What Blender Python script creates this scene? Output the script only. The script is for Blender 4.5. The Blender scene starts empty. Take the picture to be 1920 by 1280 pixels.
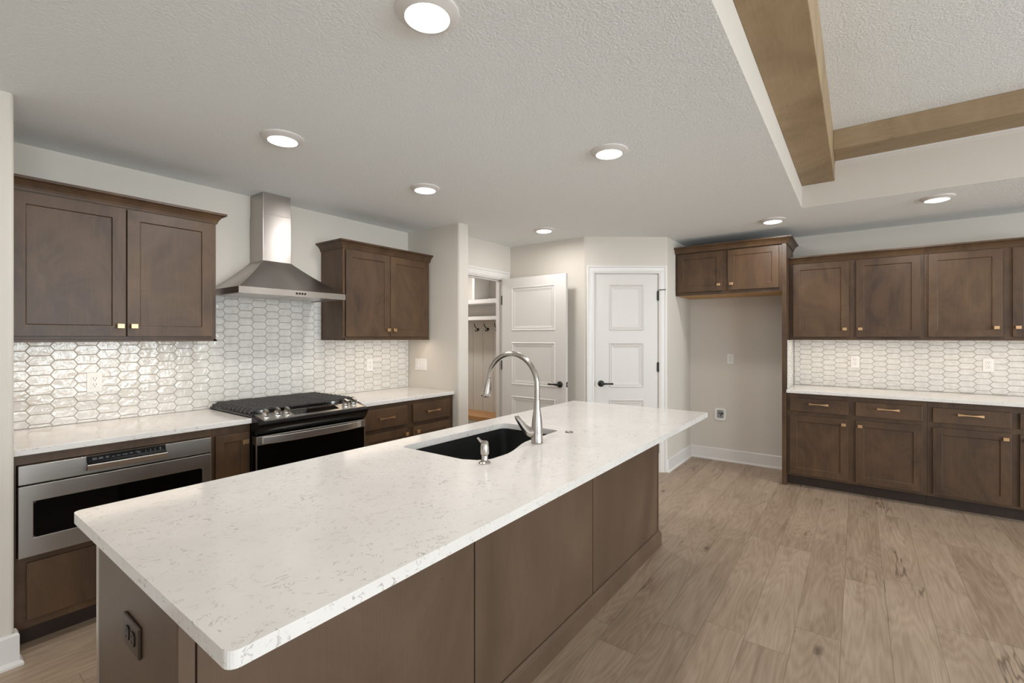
import bpy, bmesh, math, random
from mathutils import Vector, Matrix
random.seed(7)
PI = math.pi
S = bpy.context.scene
C = S.collection

# ------------------------------------------------------------------ camera, world, daylight, exposure
cam_d = bpy.data.cameras.new('camera'); cam = bpy.data.objects.new('camera', cam_d); C.objects.link(cam)
cam.location = (0, 0, 1.40)
cam.rotation_euler = (PI / 2, 0, math.radians(36.7242 - 90))
cam_d.sensor_width = 36.0
cam_d.lens = 36.0 * 868.7 / 1920
cam_d.shift_y = -(640 - 631.41) / 1920
cam_d.clip_start = 0.02
S.camera = cam
S.view_settings.view_transform = 'Standard'
S.view_settings.look = 'None'
S.view_settings.gamma = 1
S.view_settings.use_curve_mapping = False
S.view_settings.exposure = -0.25

W = bpy.data.worlds.new('sky'); S.world = W; W.use_nodes = True
W.node_tree.nodes['Background'].inputs[0].default_value = (0.86, 0.93, 1.0, 1)
W.node_tree.nodes['Background'].inputs[1].default_value = 2.0


def area(name, loc, rot, sx, sy, power, col, shape='RECTANGLE', parent=None, spread=PI):
    l = bpy.data.lights.new(name, 'AREA'); l.shape = shape; l.size = sx; l.size_y = sy
    l.energy = power; l.color = col; l.spread = spread
    o = bpy.data.objects.new(name, l); C.objects.link(o); o.location = loc; o.rotation_euler = rot
    if parent: o.parent = parent
    return o


DAY = (0.84, 0.935, 1.0)
# daylight through the great room's windows (openings in wall_great_room and wall_back)
WIN_Y = [(-2.7, -1.0), (-0.4, 1.3), (1.9, 3.6)]
WIN_X = [(-3.6, -2.0), (-1.2, 0.4)]
for a, b in WIN_Y:
    area('daylight', ((a + b) / 2, -5.93, 1.35), (PI / 2 + 0.35, 0, 0), b - a, 2.1, 153, DAY)
for a, b in WIN_X:
    area('daylight', (-3.93, (a + b) / 2, 1.35), (PI / 2 + 0.35, 0, -PI / 2), b - a, 2.1, 9, DAY)

# ------------------------------------------------------------------ materials
def s2l(c):
    return tuple((x / 12.92 if x <= 0.04045 else ((x + 0.055) / 1.055) ** 2.4) for x in (v / 255 for v in c))


class NT:
    def __init__(s, name):
        s.m = bpy.data.materials.new(name); s.m.use_nodes = True
        s.t = s.m.node_tree; s.b = s.t.nodes['Principled BSDF']

    def node(s, typ, ins=None, **kw):
        n = s.t.nodes.new('ShaderNode' + typ)
        for k, v in kw.items(): setattr(n, k, v)
        for k, v in (ins or {}).items(): s.set(n.inputs[k], v)
        return n

    def set(s, sock, v):
        if hasattr(v, 'node'): s.t.links.new(v, sock)
        elif isinstance(v, tuple) and len(v) == 3 and sock.type == 'RGBA': sock.default_value = (*v, 1)
        else: sock.default_value = v

    def math(s, op, a, b=0.0, c=0.0):
        return s.node('Math', {0: a, 1: b, 2: c}, operation=op).outputs[0]

    def obj(s): return s.node('TexCoord').outputs['Object']

    def scale(s, vec, sc, loc=(0, 0, 0)):
        return s.node('Mapping', {'Vector': vec, 'Scale': sc, 'Location': loc}).outputs[0]

    def vadd(s, a, b): return s.node('VectorMath', {0: a, 1: b}, operation='ADD').outputs[0]

    def noise(s, vec, sc, detail=3.0, rough=0.5, dist=0.0):
        return s.node('TexNoise', {'Vector': vec, 'Scale': sc, 'Detail': detail, 'Roughness': rough, 'Distortion': dist}).outputs[0]

    def mapr(s, v, a, b, c=0.0, d=1.0):
        return s.node('MapRange', {'Value': v, 'From Min': a, 'From Max': b, 'To Min': c, 'To Max': d}).outputs[0]

    def mix(s, f, a, b):
        n = s.node('Mix', data_type='RGBA')
        s.set(n.inputs[0], f); s.set(n.inputs[6], a); s.set(n.inputs[7], b)
        return n.outputs[2]

    def bump(s, h, strength=0.2, dist=0.01):
        s.t.links.new(s.node('Bump', {'Height': h, 'Strength': strength, 'Distance': dist}).outputs[0], s.b.inputs['Normal'])

    def fin(s, col=None, rough=0.5, metal=0.0, spec=0.5, coat=None):
        if col is not None: s.set(s.b.inputs['Base Color'], col)
        s.set(s.b.inputs['Roughness'], rough); s.set(s.b.inputs['Metallic'], metal)
        s.set(s.b.inputs['Specular IOR Level'], spec)
        if coat is not None: s.b.inputs['Coat Weight'].default_value = coat; s.b.inputs['Coat Roughness'].default_value = 0.15
        return s.m


def plain(name, rgb, rough=0.5, metal=0.0, spec=0.5):
    return NT(name).fin(s2l(rgb), rough, metal, spec)


def m_paint(name, rgb, rough, bscale, bstr, bdist):
    n = NT(name); h = n.noise(n.obj(), bscale, 4.0, 0.6)
    n.bump(h, bstr, bdist)
    return n.fin(s2l(rgb), rough, 0, 0.35)


def m_wood(name, dark, light, rough=0.42, grain=(26, 26, 2.2), blotch=3.4, spec=0.45):
    n = NT(name); co = n.obj()
    rnd = n.node('ObjectInfo').outputs['Random']
    off = n.node('CombineXYZ', {0: n.math('MULTIPLY', rnd, 13.0), 1: n.math('MULTIPLY', rnd, 7.0), 2: n.math('MULTIPLY', rnd, 29.0)}).outputs[0]
    co = n.vadd(co, off)
    g = n.noise(n.scale(co, grain), 3.0, 5.0, 0.62, 0.4)
    b = n.noise(n.scale(co, (1, 1, 0.55)), blotch, 5.0, 0.62, 1.6)
    f = n.math('ADD', n.math('MULTIPLY', g, 0.26), n.math('MULTIPLY', b, 0.88))
    f = n.math('ADD', f, n.math('MULTIPLY', n.math('SUBTRACT', rnd, 0.5), 0.12))
    sm = n.noise(n.scale(co, (4, 4, 14)), 1.6, 2.0, 0.5, 2.0)
    f = n.math('SUBTRACT', f, n.mapr(sm, 0.70, 0.85, 0.0, 0.35))
    col = n.mix(n.mapr(f, 0.32, 0.82), s2l(dark), s2l(light))
    n.bump(g, 0.05, 0.002)
    return n.fin(col, rough, 0, spec)


def m_floor():
    n = NT('oak_plank_floor'); co = n.obj()
    sep = n.node('SeparateXYZ', {0: co}); X, Y = sep.outputs[0], sep.outputs[1]
    yr = n.math('DIVIDE', n.math('ADD', Y, 20.03), 0.181); row = n.math('FLOOR', yr)
    rr = n.node('TexWhiteNoise', {'W': row}, noise_dimensions='1D').outputs[0]
    xr = n.math('DIVIDE', n.math('ADD', X, n.math('MULTIPLY_ADD', rr, 5.0, 30.0)), 1.22); colm = n.math('FLOOR', xr)
    pid = n.node('TexWhiteNoise', {'Vector': n.node('CombineXYZ', {0: row, 1: colm}).outputs[0]}, noise_dimensions='2D')
    p1 = pid.outputs[0]; psep = n.node('SeparateColor', {0: pid.outputs[1]})
    fx, fy = n.math('FRACT', xr), n.math('FRACT', yr)
    def edge(f, w): return n.math('LESS_THAN', n.math('MINIMUM', f, n.math('SUBTRACT', 1.0, f)), w)
    seam = n.math('MAXIMUM', edge(fx, 0.0011), edge(fy, 0.007))
    off = n.node('CombineXYZ', {0: n.math('MULTIPLY', p1, 37.0), 1: n.math('MULTIPLY', psep.outputs[0], 11.0), 2: n.math('MULTIPLY', psep.outputs[1], 19.0)}).outputs[0]
    pc = n.vadd(co, off)
    warp = n.noise(n.scale(pc, (0.55, 3.6, 1)), 1.5, 1.0, 0.4)
    # cathedral rings: bands of a warped field
    fld = n.math('ADD', n.math('MULTIPLY', warp, 7.5), n.math('MULTIPLY', n.noise(n.scale(pc, (0.6, 18, 1)), 1.0, 2.0), 1.6))
    rings = n.math('ABSOLUTE', n.math('SUBTRACT', n.math('FRACT', n.math('MULTIPLY', fld, 2.6)), 0.5))
    fine = n.noise(n.scale(pc, (5, 120, 1)), 1.0, 4.0, 0.7)
    cloud = n.noise(n.scale(pc, (1.3, 5.0, 1)), 1.2, 3.0, 0.55, 0.6)
    f = n.math('ADD', n.math('MULTIPLY', rings, 0.26), n.math('MULTIPLY', fine, 0.34))
    f = n.math('ADD', f, n.math('MULTIPLY', cloud, 0.42))
    f = n.math('ADD', f, n.math('MULTIPLY', n.math('SUBTRACT', p1, 0.5), 0.15))
    col = n.mix(n.mapr(f, 0.22, 0.86), s2l((139, 117, 97)), s2l((197, 176, 154)))
    # smoky streaks and knots
    st = n.noise(n.scale(pc, (0.9, 6.5, 1)), 1.9, 3.0, 0.6, 1.2)
    col = n.mix(n.mapr(st, 0.56, 0.78, 0.0, 0.7), col, s2l((120, 97, 78)))
    vor = n.node('TexVoronoi', {'Vector': n.scale(pc, (2.2, 5.2, 1)), 'Scale': 1.0, 'Randomness': 1.0})
    kd = n.math('ADD', vor.outputs['Distance'], n.math('MULTIPLY', n.math('SUBTRACT', n.noise(pc, 30.0, 2.0), 0.5), 0.14))
    gate = n.math('GREATER_THAN', n.node('SeparateColor', {0: vor.outputs['Color']}).outputs[0], 0.62)
    kn = n.math('MULTIPLY', n.mapr(kd, 0.03, 0.13, 0.85, 0.0), gate)
    col = n.mix(kn, col, s2l((70, 53, 40)))
    crack = n.math('ABSOLUTE', n.math('SUBTRACT', n.noise(n.scale(pc, (0.5, 4.5, 1)), 1.1, 4.0, 0.62), 0.5))
    cg = n.math('GREATER_THAN', psep.outputs[2], 0.66)
    ck = n.math('MULTIPLY', n.math('MULTIPLY', n.mapr(crack, 0.0, 0.012, 0.75, 0.0), cg), n.mapr(n.noise(n.scale(pc, (1.2, 2, 1)), 1.7, 1.0), 0.52, 0.6))
    col = n.mix(ck, col, s2l((72, 56, 44)))
    col = n.mix(n.math('MULTIPLY', seam, 0.55), col, s2l((84, 68, 54)))
    n.bump(n.math('SUBTRACT', n.math('MULTIPLY', fine, 0.3), seam), 0.12, 0.002)
    return n.fin(col, n.mapr(fine, 0.2, 0.8, 0.5, 0.36), 0, 0.4)


def m_quartz():
    n = NT('white_quartz'); co = n.obj()
    warp = n.noise(co, 6.0, 3.0, 0.6)
    wv = n.node('CombineXYZ', {0: n.math('MULTIPLY', warp, 0.16), 1: n.math('MULTIPLY', n.noise(co, 7.3, 2.0), 0.16), 2: 0.0}).outputs[0]
    c2 = n.vadd(co, wv)
    nA = n.noise(n.scale(c2, (1, 1.7, 1)), 25.0, 3.0, 0.55, 0.6)
    line = n.mapr(n.math('ABSOLUTE', n.math('SUBTRACT', nA, 0.5)), 0.0, 0.019, 1.0, 0.0)
    mB = n.mapr(n.noise(co, 46.0, 2.0), 0.49, 0.57)
    mC = n.mapr(n.noise(co, 4.2, 3.0, 0.6), 0.36, 0.56, 0.45, 1.0)
    k = n.math('MULTIPLY', n.math('MULTIPLY', line, mB), mC)
    cl = n.noise(co, 3.0, 3.0, 0.6)
    base = n.mix(n.mapr(cl, 0.35, 0.65), s2l((221, 216, 211)), s2l((229, 224, 219)))
    col = n.mix(n.math('MULTIPLY', k, 0.62), base, s2l((112, 102, 97)))
    return n.fin(col, 0.13, 0, 0.45)


def m_tile():
    n = NT('glazed_tile'); co = n.obj()
    h = n.math('ADD', n.noise(co, 20.0, 2.0, 0.45, 0.6), n.math('MULTIPLY', n.noise(co, 55.0, 2.0), 0.25))
    n.bump(h, 0.45, 0.010)
    cl = n.noise(co, 26.0, 3.0, 0.6)
    col = n.mix(n.mapr(cl, 0.3, 0.7), s2l((208, 204, 197)), s2l((226, 221, 214)))
    return n.fin(col, 0.09, 0, 0.5)


def m_steel(name, rgb=(176, 172, 166), rough=0.27, sc=(2, 2, 160), aniso=0.0):
    n = NT(name); g = n.noise(n.scale(n.obj(), sc), 2.0, 3.0, 0.6)
    n.bump(g, 0.015, 0.0004)
    n.b.inputs['Anisotropic'].default_value = aniso
    if aniso: n.b.inputs['Anisotropic Rotation'].default_value = 0.25; n.t.links.new(n.node('Tangent', direction_type='RADIAL', axis='Z').outputs[0], n.b.inputs['Tangent'])
    return n.fin(s2l(rgb), n.mapr(g, 0.2, 0.8, rough - 0.03, rough + 0.05), 1.0, 0.5)


M = {}
M['wall'] = m_paint('greige_wall_paint', (210, 202, 191), 0.85, 70, 0.05, 0.003)
M['ceil'] = m_paint('textured_ceiling_paint', (240, 242, 241), 0.9, 95, 0.6, 0.009)
M['trim'] = plain('white_trim_paint', (222, 217, 212), 0.35)
M['doorw'] = plain('white_door_paint', (212, 206, 200), 0.4)
M['floor'] = m_floor()
M['wood'] = m_wood('stained_maple', (58, 40, 27), (100, 75, 51))
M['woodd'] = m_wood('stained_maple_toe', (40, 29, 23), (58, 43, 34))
M['panel'] = m_wood('stained_panel', (77, 60, 47), (104, 84, 67), grain=(60, 60, 2.0), blotch=1.6)
M['beam'] = m_wood('beam_stain', (134, 112, 84), (180, 156, 122), 0.6, (3, 40, 40), 1.4)
M['ply'] = m_wood('natural_plywood', (186, 142, 88), (214, 172, 116), 0.55, (30, 2, 30), 1.5)
M['oak'] = m_wood('oak_bench', (160, 112, 66), (196, 148, 98), 0.45, (30, 2, 30), 2.0)
M['quartz'] = m_quartz()
M['tile'] = m_tile()
M['grout'] = plain('tan_grout', (158, 150, 140), 0.9, 0, 0.2)
M['steel'] = m_steel('brushed_steel', (198, 193, 187), 0.30, (3, 3, 400))
M['steelh'] = m_steel('brushed_steel_hood', (176, 170, 165), 0.30, (3, 3, 400), 0.75)
M['nickel'] = plain('brushed_nickel', (184, 178, 171), 0.24, 1.0)
M['knobm'] = plain('satin_aluminium', (205, 202, 198), 0.3, 1.0)
M['bronze'] = plain('champagne_bronze', (208, 170, 130), 0.36, 1.0)
M['black'] = plain('matte_black_metal', (22, 21, 20), 0.45)
M['gloss'] = plain('black_enamel', (9, 8, 8), 0.2, 0, 0.35)
M['glass'] = plain('black_glass', (6, 6, 6), 0.05, 0, 0.35)
M['iron'] = plain('cast_iron', (40, 36, 34), 0.5)
M['sink'] = m_paint('black_composite', (30, 30, 30), 0.5, 300, 0.1, 0.001)
M['plate'] = plain('white_plastic', (232, 228, 223), 0.35)
M['slot'] = plain('dark_slot', (30, 28, 26), 0.6)
M['orb'] = plain('oil_rubbed_bronze', (62, 48, 38), 0.35, 0.5)
M['orbd'] = plain('dark_bronze', (28, 20, 16), 0.35, 0.4)
M['grey'] = plain('grey_print', (150, 150, 150), 0.5)
M['board'] = plain('greige_board', (204, 198, 189), 0.6)
M['chrome'] = plain('polished_chrome', (210, 208, 204), 0.12, 1.0)


def m_emit(name, col, strength):
    n = NT(name); n.b.inputs['Emission Color'].default_value = (*col, 1); n.b.inputs['Emission Strength'].default_value = strength
    return n.fin((0.8, 0.8, 0.8), 0.5)


M['lens'] = m_emit('lit_lens', (1.0, 0.96, 0.90), 9.0)
M['led'] = m_emit('led_strip', (1.0, 0.86, 0.68), 4.0)

# ------------------------------------------------------------------ mesh helpers (world coordinates; obj() moves them into their thing)
def new(): return bmesh.new()


def ident(a, d, z): return Vector((a, d, z))


def F_range(a, d, z): return Vector((a, 3.59 - d, z))          # d = distance out from the range wall
def F_right(a, d, z): return Vector((5.635 - d, -a, z))        # a grows to the viewer's right
def F_isl(a, d, z): return Vector((a, 1.075 - d, z))           # island's seating side
def F_end(a, d, z): return Vector((0.337 - d, -a, z))          # island's near end


def box(bm, a0, a1, d0, d1, z0, z1, F=ident):
    vs = [bm.verts.new(F(a, d, z)) for a in (a0, a1) for d in (d0, d1) for z in (z0, z1)]
    for q in ((0, 1, 3, 2), (4, 6, 7, 5), (0, 4, 5, 1), (2, 3, 7, 6), (0, 2, 6, 4), (1, 5, 7, 3)):
        bm.faces.new([vs[i] for i in q])
    return bm


def poly_prism(bm, pts, z0, z1):
    lo = [bm.verts.new((x, y, z0)) for x, y in pts]; hi = [bm.verts.new((x, y, z1)) for x, y in pts]
    n = len(pts)
    bm.faces.new(lo[::-1]); bm.faces.new(hi)
    for i in range(n): bm.faces.new((lo[i], lo[(i + 1) % n], hi[(i + 1) % n], hi[i]))
    return bm


def rounded(pts, k=6):
    """pts: (x, y, r) -> polygon with corners of radius r"""
    out = []; n = len(pts)
    for i in range(n):
        p = Vector(pts[i][:2]); r = pts[i][2] if len(pts[i]) > 2 else 0
        if r <= 0: out.append((p.x, p.y)); continue
        a = (Vector(pts[i - 1][:2]) - p).normalized(); b = (Vector(pts[(i + 1) % n][:2]) - p).normalized()
        ang = a.angle(b); t = r / math.tan(ang / 2)
        c = p + (a + b).normalized() * (r / math.sin(ang / 2))
        s, e = p + a * t - c, p + b * t - c
        a0 = math.atan2(s.y, s.x); da = math.atan2(e.y, e.x) - a0
        while da > PI: da -= 2 * PI
        while da < -PI: da += 2 * PI
        for j in range(k + 1):
            q = a0 + da * j / k; out.append((c.x + r * math.cos(q), c.y + r * math.sin(q)))
    return out


def slab_hole(bm, outer, inner, z0, z1):
    es = []
    for loop in (outer, inner):
        vs = [bm.verts.new((x, y, z0)) for x, y in loop]
        es += [bm.edges.new((vs[i], vs[(i + 1) % len(vs)])) for i in range(len(vs))]
    bmesh.ops.triangle_fill(bm, edges=es, use_beauty=True)
    r = bmesh.ops.extrude_face_region(bm, geom=bm.faces[:])
    for v in r['geom']:
        if isinstance(v, bmesh.types.BMVert): v.co.z = z1
    return bm


def grid_panel(bm, As, Zs, d0, d1, cells, steps, F):
    """slab from d0 (back) to d1 (front) whose front cells (i, j) get inset steps (thickness, depth)"""
    nz = len(Zs)
    vs = [[bm.verts.new(F(a, d0, z)) for z in Zs] for a in As]
    fs = []
    for i in range(len(As) - 1):
        for j in range(nz - 1):
            fs.append(bm.faces.new((vs[i][j], vs[i + 1][j], vs[i + 1][j + 1], vs[i][j + 1])))
    r = bmesh.ops.extrude_face_region(bm, geom=fs)
    shift = F(0, d1, 0) - F(0, d0, 0)
    front = [f for f in r['geom'] if isinstance(f, bmesh.types.BMFace)]
    for v in {v for f in front for v in f.verts}: v.co += shift
    bmesh.ops.recalc_face_normals(bm, faces=bm.faces[:])
    sel = []
    for (i, j) in cells:
        c = F((As[i] + As[i + 1]) / 2, d1, (Zs[j] + Zs[j + 1]) / 2)
        sel.append(min(front, key=lambda f: (f.calc_center_median() - c).length))
    for t, dp in steps:
        bmesh.ops.inset_individual(bm, faces=sel, thickness=t, depth=dp, use_even_offset=True)
    return bm


def shaker(a0, a1, z0, z1, d, F, st=0.058):
    return grid_panel(new(), [a0, a0 + st, a1 - st, a1], [z0, z0 + st, z1 - st, z1], d, d + 0.02, [(1, 1)], [(0.0025, -0.008)], F)


def lathe(bm, prof, mat=None, n=24):
    mat = mat or Matrix()
    rings = []
    for r, z in prof:
        if r <= 1e-6: rings.append([bm.verts.new(mat @ Vector((0, 0, z)))])
        else: rings.append([bm.verts.new(mat @ Vector((r * math.cos(2 * PI * i / n), r * math.sin(2 * PI * i / n), z))) for i in range(n)])
    for A, B in zip(rings, rings[1:]):
        for i in range(n):
            j = (i + 1) % n
            if len(A) == 1 and len(B) == 1: continue
            if len(A) == 1: bm.faces.new((A[0], B[j], B[i]))
            elif len(B) == 1: bm.faces.new((A[i], A[j], B[0]))
            else: bm.faces.new((A[i], A[j], B[j], B[i]))
    for R in (rings[0], rings[-1]):
        if len(R) > 1: bm.faces.new(R)
    return bm


def tube(bm, pts, rad, n=14, flat=1.0):
    pts = [Vector(p) for p in pts]
    rads = rad if isinstance(rad, (list, tuple)) else [rad] * len(pts)
    rings = []; up = None
    for i, p in enumerate(pts):
        t = (pts[min(i + 1, len(pts) - 1)] - pts[max(i - 1, 0)]).normalized()
        if up is None: up = Vector((0, 0, 1)) if abs(t.z) < 0.9 else Vector((1, 0, 0))
        x = t.cross(up).normalized(); y = x.cross(t).normalized(); up = y
        rings.append([bm.verts.new(p + (x * math.cos(2 * PI * k / n) + y * math.sin(2 * PI * k / n) * flat) * rads[i]) for k in range(n)])
    for A, B in zip(rings, rings[1:]):
        for k in range(n): bm.faces.new((A[k], A[(k + 1) % n], B[(k + 1) % n], B[k]))
    bm.faces.new(rings[0]); bm.faces.new(rings[-1])
    return bm


def sweep(bm, path, prof, z0, F=ident):
    """profile (out, up) swept along a path of (a, d) with mitred corners; out = to the right of travel"""
    P = [Vector(p) for p in path]; rows = []
    for i, p in enumerate(P):
        ns = []
        if i > 0: t = (P[i] - P[i - 1]).normalized(); ns.append(Vector((t.y, -t.x)))
        if i < len(P) - 1: t = (P[i + 1] - P[i]).normalized(); ns.append(Vector((t.y, -t.x)))
        m = ns[0] if len(ns) == 1 else (ns[0] + ns[1]) / (1 + ns[0].dot(ns[1]))
        rows.append([bm.verts.new(F(p.x + m.x * o, p.y + m.y * o, z0 + u)) for o, u in prof])
    n = len(prof)
    for A, B in zip(rows, rows[1:]):
        for k in range(n): bm.faces.new((A[k], A[(k + 1) % n], B[(k + 1) % n], B[k]))
    bm.faces.new(rows[0]); bm.faces.new(rows[-1])
    return bm


CROWN = [(-0.004, 0), (0.006, 0), (0.009, 0.010), (0.014, 0.022), (0.022, 0.034), (0.034, 0.045), (0.044, 0.050), (0.048, 0.051), (0.048, 0.064), (-0.004, 0.064)]


def root_of(o):
    while o.parent: o = o.parent
    return o


def obj(name, bm, mat, parent=None, bevel=0.0, smooth=False, seg=2, ang=35):
    bmesh.ops.recalc_face_normals(bm, faces=bm.faces[:])
    if parent is not None:
        L = root_of(parent).location
        if L.length: bmesh.ops.translate(bm, verts=bm.verts[:], vec=-L)
    me = bpy.data.meshes.new(name); bm.to_mesh(me); bm.free()
    for m in (mat if isinstance(mat, list) else [mat]): me.materials.append(M[m] if isinstance(m, str) else m)
    o = bpy.data.objects.new(name, me); C.objects.link(o)
    if parent is not None: o.parent = parent
    if smooth:
        for p in me.polygons: p.use_smooth = True
        me.set_sharp_from_angle(angle=math.radians(ang))
    if bevel:
        b = o.modifiers.new('edge', 'BEVEL'); b.width = bevel; b.segments = seg; b.limit_method = 'ANGLE'; b.angle_limit = math.radians(40)
    return o


def tag(o, label, cat=None, group=None, kind=None):
    o['label'] = label
    if cat: o['category'] = cat
    if group: o['group'] = group
    if kind: o['kind'] = kind
    return o


def thing(name, label, cat, loc, group=None, rz=0.0):
    o = bpy.data.objects.new(name, None); C.objects.link(o); o.location = loc; o.rotation_euler = (0, 0, rz)
    o.empty_display_size = 0.05
    return tag(o, label, cat, group)


def struct(name, bm, mat, label=None, **k):
    o = obj(name, bm, mat, **k); o['kind'] = 'structure'
    if label: o['label'] = label
    return o


def dup(root, loc, rz, label, group=None):
    r = root.copy(); C.objects.link(r); r.location = loc; r.rotation_euler = (0, 0, rz); r['label'] = label
    if group: r['group'] = group
    for ch in list(root.children):
        c = ch.copy(); C.objects.link(c); c.parent = r
        for g in list(ch.children):
            d = g.copy(); C.objects.link(d); d.parent = c
    return r


def put(name, mesh, parent, pos, rz=0.0):
    """a part that shares mesh data, set at a world position"""
    o = bpy.data.objects.new(name, mesh); C.objects.link(o); o.parent = parent
    o.location = Vector(pos) - root_of(parent).location; o.rotation_euler = (0, 0, rz)
    return o


# ------------------------------------------------------------------ the setting
H = 2.435; ZT = 2.90
TX, TY = 4.378, 0.36                         # far corner of the tray recess
struct('floor', box(new(), -4.0, 5.75, -6.0, 5.1, -0.05, 0.0), 'floor', 'wide grey-brown oak plank floor')
cb = slab_hole(new(), [(-4.1, -6.1), (5.75, -6.1), (5.75, 5.1), (-4.1, 5.1)], [(-3.2, -5.0), (TX, -5.0), (TX, TY), (-3.2, TY)], H, ZT + 0.05)
bmesh.ops.recalc_face_normals(cb, faces=cb.faces[:])
for f in cb.faces:
    if abs(f.normal.z) < 0.5: f.material_index = 1
struct('ceiling', cb, ['ceil', 'wall'], 'white textured flat ceiling around a raised tray')
struct('ceiling_tray', box(new(), -3.3, TX + 0.1, -5.1, TY + 0.1, ZT, ZT + 0.04), 'ceil', 'white textured raised tray ceiling')
struct('trim_1', box(new(), TX - 0.014, TX, -5.0, TY - 0.22, 2.742, 2.757), 'trim', 'thin white bead under the cross beam')

struct('wall_range', box(new(), 0.2, 3.15, 3.59, 3.71, 0, H), 'wall', 'greige wall behind the range')
struct('wall_left', poly_prism(new(), rounded([(-4.0, 2.885), (0.315, 2.885, 0.018), (0.315, 3.71), (-4.0, 3.71)]), 0, H), 'wall', 'greige wall end at left beside the cabinets')
struct('wall_stub', poly_prism(new(), rounded([(3.08, 3.70), (3.08, 2.895, 0.022), (3.215, 2.895, 0.022), (3.215, 3.70)]), 0, H), 'wall', 'greige stub wall at the end of the range counter')
mb = new()
box(mb, 3.215, 3.30, 3.217, 3.33, 0, H); box(mb, 3.30, 4.166, 3.217, 3.33, 2.055, H); box(mb, 4.166, 4.285, 3.217, 3.33, 0, H)
struct('wall_mudroom', mb, 'wall', 'greige wall with the open doorway')
u = Vector((0.552, -0.628)).normalized(); nrm = Vector((-u.y, u.x)); nrm = -nrm if nrm.x < 0 else nrm     # nrm points into the pantry
P1 = Vector((4.28, 2.262)); LW = (Vector((4.815, 1.58)) - P1)
P2 = Vector((4.815, 1.58)); u = LW.normalized(); nrm = Vector((-u.y, u.x))
WL = LW.length
DA, DB = 0.118, WL - 0.075                         # placeholder; set from the casing below
c0 = 0.022; DW = 0.668; DA = c0 + 0.083; DB = DA + DW
A_ = P1 + u * DA; B_ = P1 + u * DB
A2, B2 = A_ + nrm * 0.12, B_ + nrm * 0.12
struct('wall_hall', poly_prism(new(), rounded([(4.28, 3.40), (4.28, 2.262, 0.02), (A_.x, A_.y), (A2.x, A2.y), (4.40, 2.32), (4.40, 3.40)]), 0, H), 'wall', 'greige wall behind the open door')
struct('wall_alcove', poly_prism(new(), rounded([(B_.x, B_.y), (P2.x, P2.y, 0.02), (5.70, 1.58), (5.70, 1.70), (4.88, 1.70), (B2.x, B2.y)]), 0, H), 'wall', 'greige side wall of the refrigerator alcove')
struct('wall_pantry', poly_prism(new(), [(A_.x, A_.y), (B_.x, B_.y), (B2.x, B2.y), (A2.x, A2.y)], 2.06, H), 'wall', 'greige angled wall over the pantry door')
struct('wall_right', box(new(), 5.635, 5.75, -6.0, 1.70, 0, H), 'wall', 'greige wall behind the right-hand cabinets')
mw = new(); box(mw, 3.10, 3.215, 3.70, 5.0, 0, H); struct('wall_mudroom_side', mw, 'wall', 'greige mudroom side wall')
struct('wall_mudroom_back', box(new(), 4.60, 4.72, 3.33, 5.0, 0, H), 'wall', 'greige wall behind the mudroom locker')
struct('wall_mudroom_end', box(new(), 3.10, 4.72, 5.0, 5.1, 0, H), 'wall', 'greige far wall of the mudroom')


def window_wall(name, wins, lo, hi, F, label):
    b = new(); xs = [lo] + [v for w in wins for v in w] + [hi]
    for i in range(0, len(xs), 2): box(b, xs[i], xs[i + 1], 0, 0.12, 0, H, F)
    for a, c in wins: box(b, a, c, 0, 0.12, 0, 0.28, F); box(b, a, c, 0, 0.12, 2.42, H, F)
    struct(name, b, 'wall', label)


F_gr = lambda a, d, z: Vector((a, -6.0 - d, z))
F_bk = lambda a, d, z: Vector((-4.0 - d, a, z))
window_wall('wall_great_room', WIN_Y, -4.1, 5.75, F_gr, 'greige great room wall with tall windows')
window_wall('wall_back', WIN_X, -6.0, 3.71, F_bk, 'greige back wall with tall windows')
k = 0
for wins, F in ((WIN_Y, F_gr), (WIN_X, F_bk)):
    for a, c in wins:
        k += 1; b = new()
        for x0, x1, z0, z1 in ((a, a + 0.06, 0.28, 2.42), (c - 0.06, c, 0.28, 2.42), (a, c, 0.28, 0.34), (a, c, 2.36, 2.42), ((a + c) / 2 - 0.025, (a + c) / 2 + 0.025, 0.28, 2.42)):
            box(b, x0, x1, 0.01, 0.07, z0, z1, F)
        struct('window_%d' % k, b, 'trim', 'tall white framed great room window')

# baseboards: 14 cm board with a bevelled top and a shoe moulding
BB = [(0, 0), (0.026, 0), (0.026, 0.010), (0.020, 0.020), (0.014, 0.022), (0.014, 0.128), (0.008, 0.138), (0, 0.138)]
struct('baseboard_left', sweep(new(), [(-4.0, 2.885), (0.315, 2.885), (0.315, 2.93)], BB, 0), 'trim', 'white baseboard wrapping the wall end at left')
e = P1 + u * (DB + 0.083)
struct('baseboard_alcove', sweep(new(), [(e.x, e.y), (P2.x, P2.y), (5.635, 1.58), (5.635, 0.577)], BB, 0), 'trim', 'white baseboard round the refrigerator alcove')
struct('baseboard_hall', sweep(new(), [(4.28, 3.21), (4.28, 2.262), (P1.x + u.x * c0, P1.y + u.y * c0)], BB, 0), 'trim', 'white baseboard behind the open door')
struct('baseboard_stub', sweep(new(), [(3.08, 2.93), (3.08, 2.895), (3.215, 2.895), (3.215, 3.21)], BB, 0), 'trim', 'white baseboard round the stub wall')
struct('baseboard_right', sweep(new(), [(5.635, -1.47), (5.635, -6.0)], BB, 0), 'trim', 'white baseboard along the right wall')

# ------------------------------------------------------------------ doors
CAS = [(0, 0), (0.083, 0), (0.083, 0.016), (0.074, 0.019), (0.064, 0.019), (0.058, 0.013), (0.03, 0.011), (0.02, 0.014), (0.010, 0.011), (0.0, 0.007)]


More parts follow.
